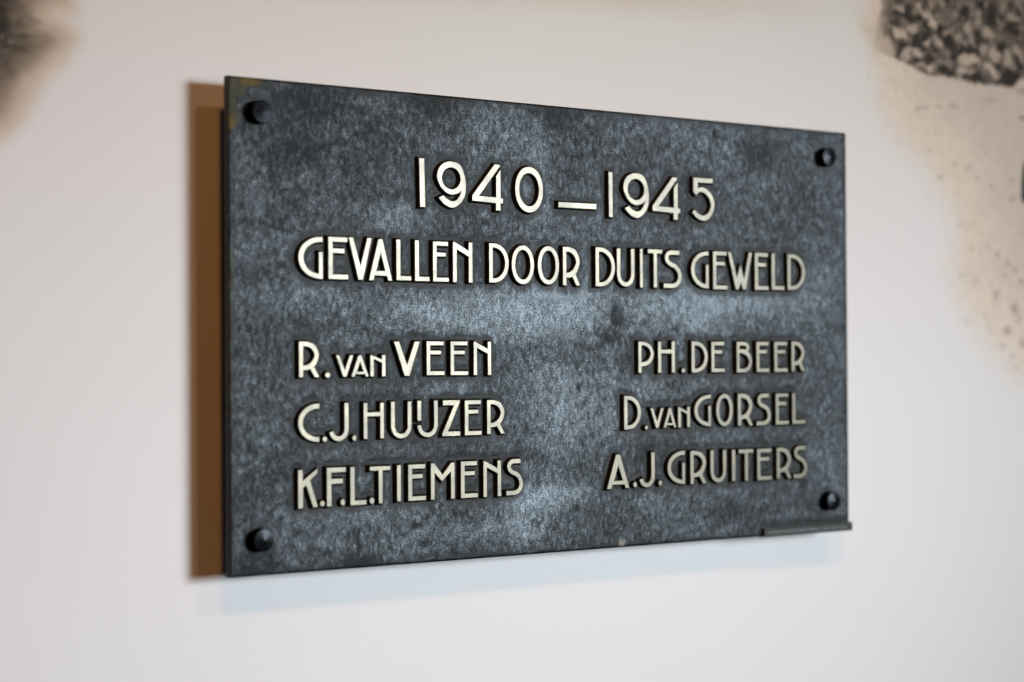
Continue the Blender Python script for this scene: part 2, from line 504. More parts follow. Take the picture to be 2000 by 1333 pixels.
# node helpers
class NT:
    def __init__(s, name):
        s.mat = bpy.data.materials.new(name); s.mat.use_nodes = True
        s.t = s.mat.node_tree; s.b = s.t.nodes["Principled BSDF"]
    def n(s, kind, **kw):
        nd = s.t.nodes.new(kind)
        for k, v in kw.items():
            if k.startswith('i_'):
                key = k[2:]; key = int(key) if key.isdigit() else key.replace('_', ' ')
                s.put(nd.inputs[key], v)
            else: setattr(nd, k, v)
        return nd
    def put(s, inp, v):
        if hasattr(v, 'links') or isinstance(v, bpy.types.NodeSocket): s.t.links.new(v, inp)
        else: inp.default_value = v
    def set(s, **kw):
        for k, v in kw.items(): s.put(s.b.inputs[k.replace('_', ' ')], v)
    def coords(s): return s.n('ShaderNodeTexCoord').outputs['Object']
    def geo(s): return s.n('ShaderNodeNewGeometry').outputs['Position']
    def mapping(s, vec, scale, rot=(0, 0, 0), loc=(0, 0, 0)):
        return s.n('ShaderNodeMapping', i_Vector=vec, i_Scale=scale, i_Rotation=rot, i_Location=loc).outputs[0]
    def noise(s, vec, scale, detail=4, rough=.55, dist=0):
        return s.n('ShaderNodeTexNoise', i_Vector=vec, i_Scale=scale, i_Detail=detail, i_Roughness=rough, i_Distortion=dist).outputs[0]
    def ramp(s, fac, a, b, lo=0., hi=1.):
        return s.n('ShaderNodeMapRange', i_0=fac, i_1=a, i_2=b, i_3=lo, i_4=hi).outputs[0]
    def mix(s, fac, a, b, blend='MIX'):
        nd = s.t.nodes.new('ShaderNodeMix'); nd.data_type = 'RGBA'; nd.blend_type = blend
        s.put(nd.inputs[0], fac); s.put(nd.inputs[6], a); s.put(nd.inputs[7], b)
        return nd.outputs[2]
    def math(s, op, a, b=0.0, c=None):
        nd = s.t.nodes.new('ShaderNodeMath'); nd.operation = op
        s.put(nd.inputs[0], a); s.put(nd.inputs[1], b)
        if c is not None: s.put(nd.inputs[2], c)
        return nd.outputs[0]
    def bump(s, h, strength, dist, normal=None):
        nd = s.n('ShaderNodeBump', i_Height=h, i_Strength=strength, i_Distance=dist)
        if normal is not None: s.t.links.new(normal, nd.inputs['Normal'])
        return nd.outputs[0]

# ------------------------------------------------------------------ materials
def mat_wall():
    t = NT("printed_wall_fabric")
    g = t.geo()
    col = t.n('ShaderNodeAttribute', attribute_name="print").outputs['Color']
    weft = t.n('ShaderNodeTexWave', wave_type='BANDS', bands_direction='X', i_Vector=g, i_Scale=314 / 1.3 , i_Distortion=0.6, i_Detail=1.0, i_Detail_Scale=2.0).outputs['Fac']
    warp = t.n('ShaderNodeTexWave', wave_type='BANDS', bands_direction='Z', i_Vector=g, i_Scale=314 / 0.9, i_Distortion=0.6, i_Detail=1.0, i_Detail_Scale=2.0).outputs['Fac']
    fine = t.noise(g, 900, 2)
    h = t.math('ADD', t.math('MULTIPLY', weft, .7), t.math('ADD', t.math('MULTIPLY', warp, .25), t.math('MULTIPLY', fine, .5)))
    soft = t.noise(g, 5, 3)
    c = t.mix(t.ramp(h, .3, 1.3, .0, .26), col, (.45, .44, .42, 1), 'MULTIPLY')
    c = t.mix(t.ramp(soft, .35, .65, 0, .05), c, (.8, .76, .7, 1), 'MULTIPLY')
    t.set(Base_Color=c, Roughness=.9, Normal=t.bump(h, .3, .0004))
    t.b.inputs['Specular IOR Level'].default_value = .2
    return t.mat

def mat_plate():
    t = NT("patinated_bronze_plate")
    g = t.geo()
    at = t.n('ShaderNodeAttribute', attribute_name="patina_and_sheen")
    sep = t.n('ShaderNodeSeparateColor', i_Color=at.outputs['Color'])
    halo, painted_sheen, stain_dim = sep.outputs[0], sep.outputs[1], sep.outputs[2]
    rust = t.n('ShaderNodeAttribute', attribute_name="rust").outputs['Color']
    rsep = t.n('ShaderNodeSeparateColor', i_Color=rust)
    # mottling at several sizes
    big = t.noise(g, 9, 5, .6, .3)
    mid = t.noise(g, 75, 6, .66, .5)
    stroke = t.noise(t.mapping(g, (1.0, 1, .62), rot=(0, math.radians(35), 0)), 215, 6, .72, .6)
    fine = t.noise(g, 640, 3, .75)
    m = t.math('ADD', t.math('MULTIPLY', big, .42), t.math('MULTIPLY', mid, .5))
    m = t.math('ADD', m, t.math('MULTIPLY', stroke, 1.1))
    m = t.math('ADD', m, t.math('MULTIPLY', fine, .4))
    m = t.math('ADD', m, t.math('MULTIPLY', painted_sheen, .28))  # painted window highlight raises the colour here
    m = t.math('SUBTRACT', m, t.math('MULTIPLY', stain_dim, .36))  # stains and pits, plus painted dimness beside the highlight
    grit = t.noise(g, 1100, 2, .8)
    k = t.math('MULTIPLY', t.math('POWER', t.ramp(m, 1.0, 1.62), 1.9), t.math('MULTIPLY', t.ramp(fine, .38, .62, .4, 1.6), t.ramp(grit, .36, .64, .7, 1.3)))
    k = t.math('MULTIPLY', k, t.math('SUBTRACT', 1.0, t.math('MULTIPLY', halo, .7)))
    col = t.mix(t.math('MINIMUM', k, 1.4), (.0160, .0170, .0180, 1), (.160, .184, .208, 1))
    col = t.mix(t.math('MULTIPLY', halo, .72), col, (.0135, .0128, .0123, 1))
    olive = t.mix(t.ramp(mid, .35, .65), (.05, .055, .028, 1), (.085, .078, .04, 1))
    col = t.mix(t.math('MULTIPLY', rsep.outputs[0], .6), col, olive)
    col = t.mix(t.math('MULTIPLY', rsep.outputs[1], .85), col, (.11, .08, .014, 1))
    col = t.mix(t.math('MULTIPLY', rsep.outputs[2], .7), col, (.30, .27, .24, 1))
    edge = t.math('MAXIMUM', rsep.outputs[0], t.math('MAXIMUM', rsep.outputs[1], rsep.outputs[2]))
    metal = t.math('MULTIPLY', t.math('SUBTRACT', 1.0, edge), .85)
    rough = t.ramp(k, 0, 1, .46, .36)
    t.b.inputs['Specular IOR Level'].default_value = .12
    # relief: hammered casting skin plus pits
    pit = t.n('ShaderNodeTexVoronoi', i_Vector=g, i_Scale=130.0, i_Randomness=1.0).outputs['Distance']
    pitm = t.ramp(pit, .0, .11, 1, 0)
    pit2 = t.noise(g, 40, 2)
    pitm = t.math('MULTIPLY', pitm, t.ramp(pit2, .56, .62))
    col = t.mix(t.math('MULTIPLY', pitm, .8), col, (.02, .02, .018, 1))
    h = t.math('ADD', t.math('MULTIPLY', stroke, 1.0), t.math('MULTIPLY', fine, .45))
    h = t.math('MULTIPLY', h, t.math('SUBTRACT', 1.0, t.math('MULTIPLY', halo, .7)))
    h = t.math('ADD', h, t.math('MULTIPLY', mid, .9))
    h = t.math('SUBTRACT', h, t.math('MULTIPLY', pitm, .5))
    t.set(Base_Color=col, Metallic=metal, Roughness=rough, Normal=t.bump(h, .8, .001))
    return t.mat

def mat_dark(name, color, rough=.5, metal=.6, bump=.2):
    t = NT(name)
    g = t.geo()
    n = t.noise(g, 260, 4, .6)
    c2 = tuple(min(1, v * 1.8) for v in color[:3]) + (1,)
    t.set(Base_Color=t.mix(t.ramp(n, .35, .7), color, c2), Roughness=rough, Metallic=metal,
          Normal=t.bump(n, bump, .0006))
    return t.mat

def mat_letter():
    t = NT("worn_polished_brass")
    g = t.geo()
    oi = t.n('ShaderNodeObjectInfo').outputs['Random']
    at = t.n('ShaderNodeAttribute', attribute_type='OBJECT', attribute_name="wear").outputs['Fac']
    brush = t.noise(t.mapping(g, (.06, 1, 1)), 1500, 3, .6)
    cloud = t.noise(g, 60, 3, .5)
    grain = t.noise(g, 700, 4, .7)
    spec = t.noise(g, 420, 5, .75)
    # dark specks left in the casting, more on worn letters
    thr = t.ramp(at, 0, 1, .655, .49)
    sp = t.math('MULTIPLY', t.ramp(t.math('SUBTRACT', spec, thr), 0, .05), .85)
    scr = t.noise(t.mapping(g, (.09, 1, 1)), 330, 3, .7)
    sc = t.math('MULTIPLY', t.ramp(scr, .70, .76), .55)
    base = t.mix(t.ramp(cloud, .35, .65), (.090, .081, .063, 1), (.072, .067, .059, 1))
    base = t.mix(t.ramp(brush, .35, .65, 0, .45), base, (.062, .057, .044, 1))
    base = t.mix(t.math('MULTIPLY', t.ramp(grain, .45, .7), .45), base, (.045, .041, .03, 1))
    # casting seams that run level through several letters
    sx = t.n('ShaderNodeSeparateXYZ', i_Vector=g)
    zz = t.math('ADD', sx.outputs[2], t.math('MULTIPLY', t.math('SUBTRACT', t.noise(g, 160, 2), .5), .0016))
    zz = t.math('ADD', zz, t.math('MULTIPLY', sx.outputs[0], .0038))
    seam = 0.0
    for z0 in (.0537, .0715, -.0336, -.1474):
        d = t.math('ABSOLUTE', t.math('SUBTRACT', zz, z0))
        seam = t.math('MAXIMUM', seam, t.ramp(d, .00018, .0005, 1, 0))
    seam = t.math('MULTIPLY', seam, t.ramp(t.noise(g, 95, 2), .47, .53, .1, .85))
    sp = t.math('MAXIMUM', sp, seam)
    base = t.mix(t.math('MAXIMUM', sp, sc), base, (.05, .045, .035, 1))
    t.set(Base_Color=base, Metallic=.95, Roughness=t.ramp(cloud, .3, .7, .29, .35), Normal=t.bump(t.math('ADD', brush, t.math('MULTIPLY', spec, .6)), .12, .0002))
    return t.mat

M_rim = mat_dark('tarnished_brass_rim', (.030, .025, .017, 1), .38, .95, .3)
M_wall = mat_wall(); M_plate = mat_plate(); M_face = mat_letter()
M_side = mat_dark("blackened_bronze_side", (.014, .0115, .0075, 1), .6, .3)
M_edge = mat_dark("dark_plate_edge", (.022, .019, .017, 1), .55, .4)
M_bolt = mat_dark("black_bolt_steel", (.0035, .004, .0052, 1), .3, .9, .02)
M_strip = mat_dark("dark_strip_bronze", (.008, .0075, .0062, 1), .6, .3, .8)

# ------------------------------------------------------------------ wall with its print
def build_wall():
    xs = np.unique(np.concatenate([np.arange(-1700, -640, 40.), np.arange(-640, -440, 3.), np.arange(-440, 440, 16.),
                                   np.arange(440, 800, 1.6), np.arange(800, 1900, 25.)]).round(2))
    zs = np.unique(np.concatenate([np.arange(-1100, -380, 40.), np.arange(-380, 60, 5.), np.arange(60, 250, 3.5),
                                   np.arange(250, 440, 1.7), np.arange(440, 1201, 22.)]).round(2))
    me, x, z = grid_mesh("wall", xs, zs, WALL_Y)
    base = np.array([.79, .785, .81])
    rgb = np.tile(base, (len(x), 1))
    # print background turns greener and slightly darker towards the top
    top = sstep(120, 420, z)[:, None] * .55
    rgb = rgb * (1 - top) + np.array([.72, .765, .745]) * top
    w1 = (fbm(x / 26, z / 26) - .5) * 26; w2 = (fbm(x / 26 + 40, z / 26 + 70) - .5) * 26
    f1 = (fbm(x / 6, z / 6) - .5) * 9
    # sepia clouding
    sd = poly_sd(x + w1, z + w2, SEPIA_EDGE)
    k = sstep(-22, 48, sd + f1 * 2)[:, None]
    deep = sstep(20, 150, sd)[:, None]
    tint = np.array([.76, .645, .53]) * (1 - deep) + np.array([.60, .505, .43]) * deep
    mottl = (fbm(x / 9 + 5, z / 9) - .5)[:, None]
    rgb = rgb * (1 - k * .8) + tint * (1 + mottl * .25) * k * .8
    for cx, cy, rx, ry, an, a in SPECKS:
        e = ellip(x + f1 * .2, z + f1 * .2, cx, cy, rx, ry, an)
        q = (sstep(1.5, .3, e) * a)[:, None]
        rgb = rgb * (1 - q) + np.array([.16, .13, .12]) * q
    q = sstep(-.8, 1.0, poly_sd(x, z, DARK_PATCH))[:, None]
    rgb = rgb * (1 - q) + np.array([.045, .05, .045]) * q
    # rubble heap photograph, upper right
    jx = (fbm(x / 6, z / 6) - .5) * 13; jz = (fbm(x / 6 + 31, z / 6 + 12) - .5) * 13
    tone = np.clip(.14 + (fbm(x / 7 + 3, z / 7) - .5) * 1.1, .02, .6)
    rr = random.Random(11)
    extra = [(rr.uniform(770, 1250), rr.uniform(240, 700), rr.uniform(6, 18), rr.uniform(5, 14), rr.uniform(0, 180), rr.uniform(.4, 1)) for _ in range(170)]
    extra += [(rr.uniform(480, 780), rr.uniform(425, 700), rr.uniform(6, 16), rr.uniform(5, 14), rr.uniform(0, 180), rr.uniform(.4, 1)) for _ in range(110)]
    for cx, cy, rx, ry, an, a in LIGHT_STONES + extra:
        e = ellip(x + jx, z + jz, cx, cy, rx, ry, an)
        tone = np.maximum(tone, sstep(1.4, .72, e) * a * .95)
    for cx, cy, rx, ry, an, a in DARK_STONES:
        e = ellip(x + jx, z + jz, cx, cy, rx, ry, an)
        q = sstep(1.15, .7, e) * a
        tone = tone * (1 - q) + .02 * q
    tone = np.clip(tone + (fbm(x / 3, z / 3) - .5) * .12, 0, 1.1)[:, None]
    stone = np.array([.026, .024, .022]) * (1 - tone) + np.array([.56, .475, .40]) * tone
    rk_sd = poly_sd(x + jx * .5, z + jz * .5, RUBBLE_EDGE)
    fade = sstep(452, 520, x + w1 * .9)[:, None]
    rk = sstep(-1.5, 3.5 + 16 * (1 - fade[:, 0]), rk_sd)[:, None]          # the print fades out leftwards
    pale = np.array([.62, .53, .44])
    rgb = rgb * (1 - rk * (.15 + .85 * fade)) + (stone * fade + pale * (1 - fade)) * rk * (.15 + .85 * fade)
    ring = (sstep(-16, 2, rk_sd + f1) * (1 - fade[:, 0]) * sstep(425, 470, x))[:, None] * .55
    rgb = rgb * (1 - ring) + np.array([.60, .47, .36]) * ring
    # smudged print, upper left
    sd = poly_sd(x + w1 * .5, z + w2 * .5, SMUDGE_EDGE)
    k = sstep(-30, 30, sd)
    tone = 1 - sstep(0, 54, sd)
    streak = (fbm(x / 14, z / 4.5) - .5)
    tone = tone * .62 + streak * .35
    for cx, cy, rx, ry, an, a in SMUDGE_LIGHT:
        tone = np.maximum(tone, sstep(1.4, .2, ellip(x, z, cx, cy, rx, ry, an)) * a * .42)
    for cx, cy, rx, ry, an, a in SMUDGE_DARK:
        q = sstep(1.5, .2, ellip(x, z, cx, cy, rx, ry, an)) * a * .75
        tone = tone * (1 - q)
    tone = np.clip(tone, 0, 1)[:, None]
    dk = np.array([.03, .027, .026]) * (1 - tone) + np.array([.50, .40, .31]) * tone
    fringe = np.array([.60, .47, .34])
    kk = k[:, None]
    soft = sstep(.0, .5, k)[:, None] * .7
    rgb = rgb * (1 - soft) + fringe * soft
    kin = sstep(.35, 1.0, k)[:, None]
    rgb = rgb * (1 - kin) + dk * kin
    # tan band along the top of the print between the two pictures
    band = sstep(0, 40, z - (284 + (x + 520) * .065) + w1 * .6) * sstep(-560, -480, x) * .45 * sstep(520, 60, x)
    rgb = rgb * (1 - band[:, None]) + np.array([.62, .48, .34]) * band[:, None]
    set_color(me, "print", rgb.astype(np.float32))
    o = link("wall", me, None, (M_wall,), kind='structure', label='pale fabric-covered wall with faded printed photographs')
build_wall()

# ------------------------------------------------------------------ plaque root
root = bpy.data.objects.new("memorial_plaque", None)
C.objects.link(root)
root.location = (0, 0, -PH / 2)
root['label'] = 'dark grey cast metal memorial plaque with raised brass lettering on pale wall'
root['category'] = 'plaque'
def attach(o):
    o.parent = root
    o.matrix_parent_inverse = Matrix.Translation((0, 0, PH / 2))
    return o

# ------------------------------------------------------------------ glyph outlines
def spl(pts, closed=True, res=7):
    """pts: (x,y) smooth or (x,y,1) corner.  Starts at a corner when closed."""
    n = len(pts); out = []
    corners = [i for i, q in enumerate(pts) if len(q) == 3]
    if not corners:
        P = [np.array(q[:2], float) for q in pts]
        for i in range(n):
            a, b, c, d = P[i - 1], P[i], P[(i + 1) % n], P[(i + 2) % n]
            for t in np.linspace(0, 1, res, endpoint=False): out.append(cr(a, b, c, d, t))
        return out
    seq = list(range(n)) + ([0] if closed else [])
    P = [np.array(pts[i][:2], float) for i in seq]
    isc = [len(pts[i]) == 3 for i in seq]
    i = 0
    while i < len(seq) - 1:
        j = i + 1
        while j < len(seq) - 1 and not isc[j]: j += 1
        run = P[i:j + 1]
        if len(run) == 2: out.append(run[0])
        else:
            for k in range(len(run) - 1):
                a = run[k - 1] if k > 0 else 2 * run[0] - run[1]
                d = run[k + 2] if k + 2 < len(run) else 2 * run[-1] - run[-2]
                for t in np.linspace(0, 1, res, endpoint=False): out.append(cr(a, run[k], run[k + 1], d, t))
        i = j
    if not closed: out.append(P[-1])
    return out
def cr(a, b, c, d, t):
    return .5 * ((2 * b) + (c - a) * t + (2 * a - 5 * b + 4 * c - d) * t * t + (3 * b - a - 3 * c + d) * t ** 3)
def arc(cx, cy, rx, ry, a0, a1, n=16, e=1.0):
    o = []
    for t in np.linspace(math.radians(a0), math.radians(a1), n):
        c, s = math.cos(t), math.sin(t)
        o.append(np.array([cx + rx * math.copysign(abs(c) ** e, c), cy + ry * math.copysign(abs(s) ** e, s)]))
    return o
def V(*p): return [np.array(q, float) for q in p]
def scaled(pts, W, H, closed=True): return [q * np.array([W, H]) for q in spl(pts, closed)]
def stroke(cl, w):
    cl = [np.array(c) for c in cl]; L = []; R = []
    for i, c in enumerate(cl):
        a = cl[max(i - 1, 0)]; b = cl[min(i + 1, len(cl) - 1)]
        t = (b - a) / (np.linalg.norm(b - a) + 1e-9); n = np.array([-t[1], t[0]])
        L.append(c + n * w / 2); R.append(c - n * w / 2)
    return L + R[::-1]
def K(*p): return [(a, b, 1) for a, b in p]

def glyph(ch, W, H, w):
    """contours in mm, x right, y down"""
    hb = w * .93
    if ch in 'I1': return [V((0, 0), (W, 0), (W, H), (0, H))]
    if ch == '-': return [V((0, 0), (W, 0), (W, H), (0, H))]
    if ch == '.': return [arc(W / 2, H / 2, W / 2, H / 2, 0, 342, 20)]
    if ch == 'E':
        wt = W * .965
        return [V((0, 0), (wt, 0), (wt, hb), (w, hb), (w, .27 * H), (W * .82, .27 * H), (W * .82, .27 * H + hb * .97), (w, .27 * H + hb * .97), (w, H - hb), (W, H - hb), (W, H), (0, H))]
    if ch == 'F':
        return [V((0, 0), (W, 0), (W, hb), (w, hb), (w, .29 * H), (W * .84, .29 * H), (W * .84, .29 * H + hb), (w, .29 * H + hb), (w, H), (0, H))]
    if ch == 'L': return [V((0, 0), (w, 0), (w, H - hb), (W, H - hb), (W, H), (0, H))]
    if ch == 'T':
        s = (W - w) / 2 + W * .02
        return [V((0, 0), (W, 0), (W, hb), (s + w, hb), (s + w, H), (s, H), (s, hb), (0, hb))]
    if ch == 'H':
        a, b = .26 * H, .26 * H + hb
        return [V((0, 0), (w, 0), (w, a), (W - w, a), (W - w, 0), (W, 0), (W, H), (W - w, H), (W - w, b), (w, b), (w, H), (0, H))]
    if ch == 'V': 
        return [scaled(K((0, 0), (.2, 0), (.505, .68), (.80, 0), (1, 0), (.6, 1), (.41, 1)), W, H)]
    if ch == 'A':
        return [scaled(K((.41, 0), (.59, 0), (1, 1), (.82, 1), (.785, .885), (.245, .885), (.2, 1), (0, 1)), W, H),
                scaled(K((.51, .32), (.70, .765), (.325, .765)), W, H)]
    if ch == 'N':
        return [V((0, 0), (.10 * W, 0), (W - w, .21 * H), (W - w, 0), (W, 0), (W, H), (W - w, H), (W - w, .365 * H), (w, .19 * H), (w, H), (0, H))]
    if ch == 'M':
        return [V((0, 0), (.145 * W, 0), (.49 * W, .32 * H), (.855 * W, 0), (W, 0), (W, H), (W - w, H), (W - w, .25 * H), (.47 * W, .51 * H), (w, .27 * H), (w, H), (0, H))]
    if ch == 'W':
        return [scaled(K((0, 0), (.12, 0), (.36, .69), (.515, .33), (.66, .72), (.865, .0), (1, 0), (.73, 1), (.6, 1), (.53, .80), (.44, 1), (.31, 1)), W, H)]
    if ch == 'Z':
        return [scaled(K((.035, 0), (.99, 0), (.99, .05), (.33, .865), (1, .865), (1, 1), (0, 1), (0, .92), (.65, .148), (.035, .148)), W, H)]
    if ch == 'K':
        return [scaled(K((0, .02), (.24, .02), (.25, .30), (.97, -.0), (.985, .125), (.61, .295), (1, .985), (.75, .985), (.41, .425), (.26, .48), (.25, 1), (0, 1)), W, H)]
    if ch in 'O0':
        ww = w * (1.0 if ch == 'O' else .92); hh = w * (1.0 if ch == 'O' else 1.12)
        return [arc(W / 2, H / 2, W / 2, H / 2, 0, 350, 40, .96), arc(W / 2, H / 2, W / 2 - ww, H / 2 - hh, 0, 350, 36, .96)]
    if ch == 'D':
        cx = .22 * W
        out = V((0, 0)) + arc(cx, H / 2, W - cx, H / 2, -90, 90, 30, .97) + V((0, H))
        hx = max(cx, w * 1.0)
        inn = V((w, w * .95)) + arc(hx, H / 2, W - hx - w * 1.0, H / 2 - w * .95, -88, 88, 28, .97) + V((w, H - w * .95))
        return [out, inn]
    if ch == 'C':
        cx = .97 * W
        return [arc(cx, H / 2, cx, H / 2, -88, -272, 30, .97) + arc(cx, H / 2, cx - w * 1.02, H / 2 - w, -272, -88, 26, .97)]
    if ch == 'G':
        cx = .93 * W; rx = cx
        o = V((W, 0)) + arc(cx, H / 2, rx, H / 2, -92, -268, 32, .97) + V((W, H), (W, .355 * H), (W - w * .85, .355 * H), (W - w * .85, H * .875))
        inn = [q for q in arc(cx, H / 2, rx - w * 1.02, H / 2 - w * .95, -268, -92, 32, .97) if not (q[1] > H * .5 and q[0] > W - w * 1.05)]
        return [o + inn + V((W, w * .95))]
    if ch == 'U':
        cy = .66 * H
        cl = V((w / 2, 0), (w / 2, cy * .5), (w / 2, cy * .92)) + arc(W / 2, cy, (W - w) / 2, H - cy - w / 2, 180, 0, 22) + V((W - w / 2, cy * .92), (W - w / 2, cy * .5), (W - w / 2, 0))
        return [stroke(cl, w)]
    if ch == 'J':
        cy = .68 * H
        cl = V((W - w / 2, 0), (W - w / 2, cy * .5), (W - w / 2, cy * .93)) + arc(W / 2, cy, (W - w) / 2, H - cy - w / 2, 0, 165, 22)
        return [stroke(cl, w)]
    if ch == 'Y':   # the ligature of I and J
        cy = .66 * H
        cl = arc(W / 2, cy, (W - w) / 2, H - cy - w / 2, 180, 0, 22) + V((W - w / 2, cy * .92), (W - w / 2, cy * .5), (W - w / 2, 0))
        return [stroke(cl, w), V((0, 0), (w, 0), (w, .55 * H), (0, .55 * H))]
    if ch == 'S':
        cl = scaled([(1 - .13, .062, 1), (.6, .062), (.42, .062), (.28, .09), (.19, .15), (.18, .22), (.25, .31), (.42, .375), (.62, .42), (.8, .52), (.885, .66), (.86, .78), (.74, .88), (.54, .93), (.3, .935), (.0, .935, 1)], W, H, False)
        return [stroke(cl, w * 1.03)]
    if ch == 'R':
        return [scaled([(0, 0, 1), (.2, 0, 1), (.45, .01), (.76, .085), (.95, .27), (.975, .42), (.86, .61), (.74, .70, 1), (1, 1, 1), (.78, 1, 1), (.55, .775, 1), (.38, .80, 1), (.22, .80, 1), (.21, 1, 1), (0, 1, 1)], W, H),
                scaled([(.21, .13, 1), (.42, .145), (.64, .225), (.76, .38), (.64, .545), (.42, .645), (.21, .67, 1)], W, H)]
    if ch == 'P':
        return [scaled([(0, 0, 1), (.22, 0, 1), (.5, .02), (.8, .12), (.96, .29), (1, .40), (.93, .56), (.72, .71), (.45, .775), (.22, .79, 1), (.21, 1, 1), (0, 1, 1)], W, H),
                scaled([(.21, .125, 1), (.4, .13), (.65, .21), (.79, .38), (.67, .55), (.45, .63), (.21, .645, 1)], W, H)]
    if ch == 'B':
        return [scaled([(0, 0, 1), (.3, 0, 1), (.5, .005), (.72, .05), (.82, .16), (.80, .24), (.74, .305, 1), (.9, .42), (.99, .58), (.98, .73), (.87, .88), (.68, .97), (.45, 1), (.2, 1, 1), (0, 1, 1)], W, H),
                scaled([(.18, .12, 1), (.4, .12, 1), (.58, .135), (.645, .18), (.58, .24), (.42, .245, 1), (.18, .245, 1)], W, H),
                scaled([(.18, .37, 1), (.4, .38), (.66, .47), (.82, .62), (.76, .77), (.6, .86), (.4, .875), (.18, .875, 1)], W, H)]
    if ch == '9':
        return [scaled([(.225, .734, 1), (.31, .797), (.507, .851), (.676, .814), (.79, .712), (.837, .619, 1), (.732, .68), (.507, .717), (.31, .678), (.14, .576), (.028, .44), (.0, .30), (.075, .145), (.245, .04), (.49, 0), (.775, .05), (.93, .22), (.99, .40), (1, .56), (.96, .73), (.845, .865), (.675, .965), (.51, 1), (.31, .958), (.14, .873), (.042, .793, 1)], W, H),
                arc(.49 * W, .366 * H, .321 * W, .232 * H, 0, 350, 32)]
    if ch == '4':
        return [scaled(K((.73, .0), (.895, .012), (.9, .05), (.225, .70), (.77, .715), (.77, .26), (.92, .105), (.92, .725), (1, .73), (1, .845), (.92, .845), (.92, 1), (.76, 1), (.76, .845), (0, .815), (0, .70)), W, H)]
    if ch == '5':
        return [scaled([(.065, 0, 1), (.93, 0, 1), (.93, .115, 1), (.266, .115, 1), (.266, .245, 1), (.38, .22), (.53, .22), (.74, .295), (.93, .43), (1, .617), (.93, .79), (.74, .95), (.475, 1), (.21, .94), (0, .818, 1), (.114, .745, 1), (.247, .823), (.475, .872), (.70, .813), (.825, .676), (.81, .54), (.665, .40), (.437, .333), (.28, .36), (.18, .42, 1), (.057, .333, 1)], W, H)]
    raise ValueError(ch)

def signed(p):
    return .5 * sum(p[i][0] * p[(i + 1) % len(p)][1] - p[(i + 1) % len(p)][0] * p[i][1] for i in range(len(p)))
def clean(p):
    o = []
    for q in p:
        if not o or np.linalg.norm(q - o[-1]) > .05: o.append(q)
    if np.linalg.norm(o[0] - o[-1]) < .05: o.pop()
    return o
def offset(p, d, lim=1.6):
    """outward for counter-clockwise contours (y up), inward for clockwise"""
    out = []; n = len(p)
    for i in range(n):
        a, b, c = p[i - 1], p[i], p[(i + 1) % n]
        e1 = (b - a) / (np.linalg.norm(b - a) + 1e-9); e2 = (c - b) / (np.linalg.norm(c - b) + 1e-9)
        n1 = np.array([e1[1], -e1[0]]); n2 = np.array([e2[1], -e2[0]])
        mm = n1 + n2; l = np.linalg.norm(mm)
        if l < 1e-6: out.append(b + n1 * d); continue
        mm /= l; out.append(b + mm * d * min(lim, 1 / max(.2, mm @ n1)))
    return out

LETTER_H = 4.3
outline_pts = []
def letter_mesh(ch, w, W, H, lean, rnd):
    cs = glyph(ch, W, H, w)
    verts = []; faces = []; mats = []
    groups = [cs] if ch != 'Y' else [[cs[0]], [cs[1]]]
    for grp in groups:
        rings = []
        for ci, c in enumerate(grp):
            c = clean([np.array([q[0] + lean * (q[1] / H), -q[1]]) for q in c])
            # slightly uneven hand-finished outline
            c = [q + np.array([rnd.uniform(-.05, .05), rnd.uniform(-.05, .05)]) for q in c]
            if (signed(c) > 0) != (ci == 0): c = c[::-1]
            rings.append(c)
        top_idx = []
        tl = []
        for c in rings:
            n = len(c)
            lay = [(offset(c, -.3), -LETTER_H), (c, -LETTER_H + .2), (offset(c, .9), -LETTER_H * .5), (offset(c, 1.75), .3)]
            b0 = len(verts)
            for pts, y in lay:
                for q in pts: verts.append((q[0] / 1000, y / 1000, q[1] / 1000))
            for L in range(3):
                for i in range(n):
                    j = (i + 1) % n
                    a = b0 + L * n; b = a + n
                    faces.append((a + i, a + j, b + j, b + i)); mats.append(2 if L == 0 else 1)
            top_idx += list(range(b0, b0 + n))
            tl.append([Vector((q[0], q[1], 0)) for q in lay[0][0]])
        for tri in tessellate_polygon(tl):
            a, b, c2 = [top_idx[k] for k in tri]
            faces.append((a, b, c2)); mats.append(0)
    me = mesh("letter", verts, faces)
    me.polygons.foreach_set("material_index", mats)
    bm = bmesh.new(); bm.from_mesh(me); bmesh.ops.recalc_face_normals(bm, faces=bm.faces); bm.to_mesh(me); bm.free()
    return me

WEAR = {0: .55, 3: .35, 5: .1, 6: .3, 44: .75, 46: .85, 47: .6, 48: .85, 49: .3, 50: .35, 51: .3, 38: .25, 33: .3}
rl = random.Random(5)
for idx, (ch, w, x0, z0, x1, z1, lean) in enumerate(GLYPHS):
    W = x1 - x0 - lean; H = z0 - z1
    if ch in '1I' : w = W
    me = letter_mesh(ch, w, W, H, lean, rl)
    name = {'-': 'dash', '.': 'full_stop'}.get(ch, 'numeral' if ch.isdigit() else 'letter')
    me.name = name
    o = link(name, me, None, (M_face, M_side, M_rim))
    o.location = (x0 / 1000, 0, z0 / 1000)
    o['wear'] = float(WEAR.get(idx, rl.uniform(.0, .18)))
    attach(o)
    for c in glyph(ch, W, H, w):
        cc = clean(c)
        for i in range(len(cc)):
            a, b = cc[i], cc[(i + 1) % len(cc)]
            k = max(1, int(np.linalg.norm(b - a) / 2.0))
            for t in range(k):
                q = a + (b - a) * t / k
                outline_pts.append((x0 + q[0], z0 - q[1]))

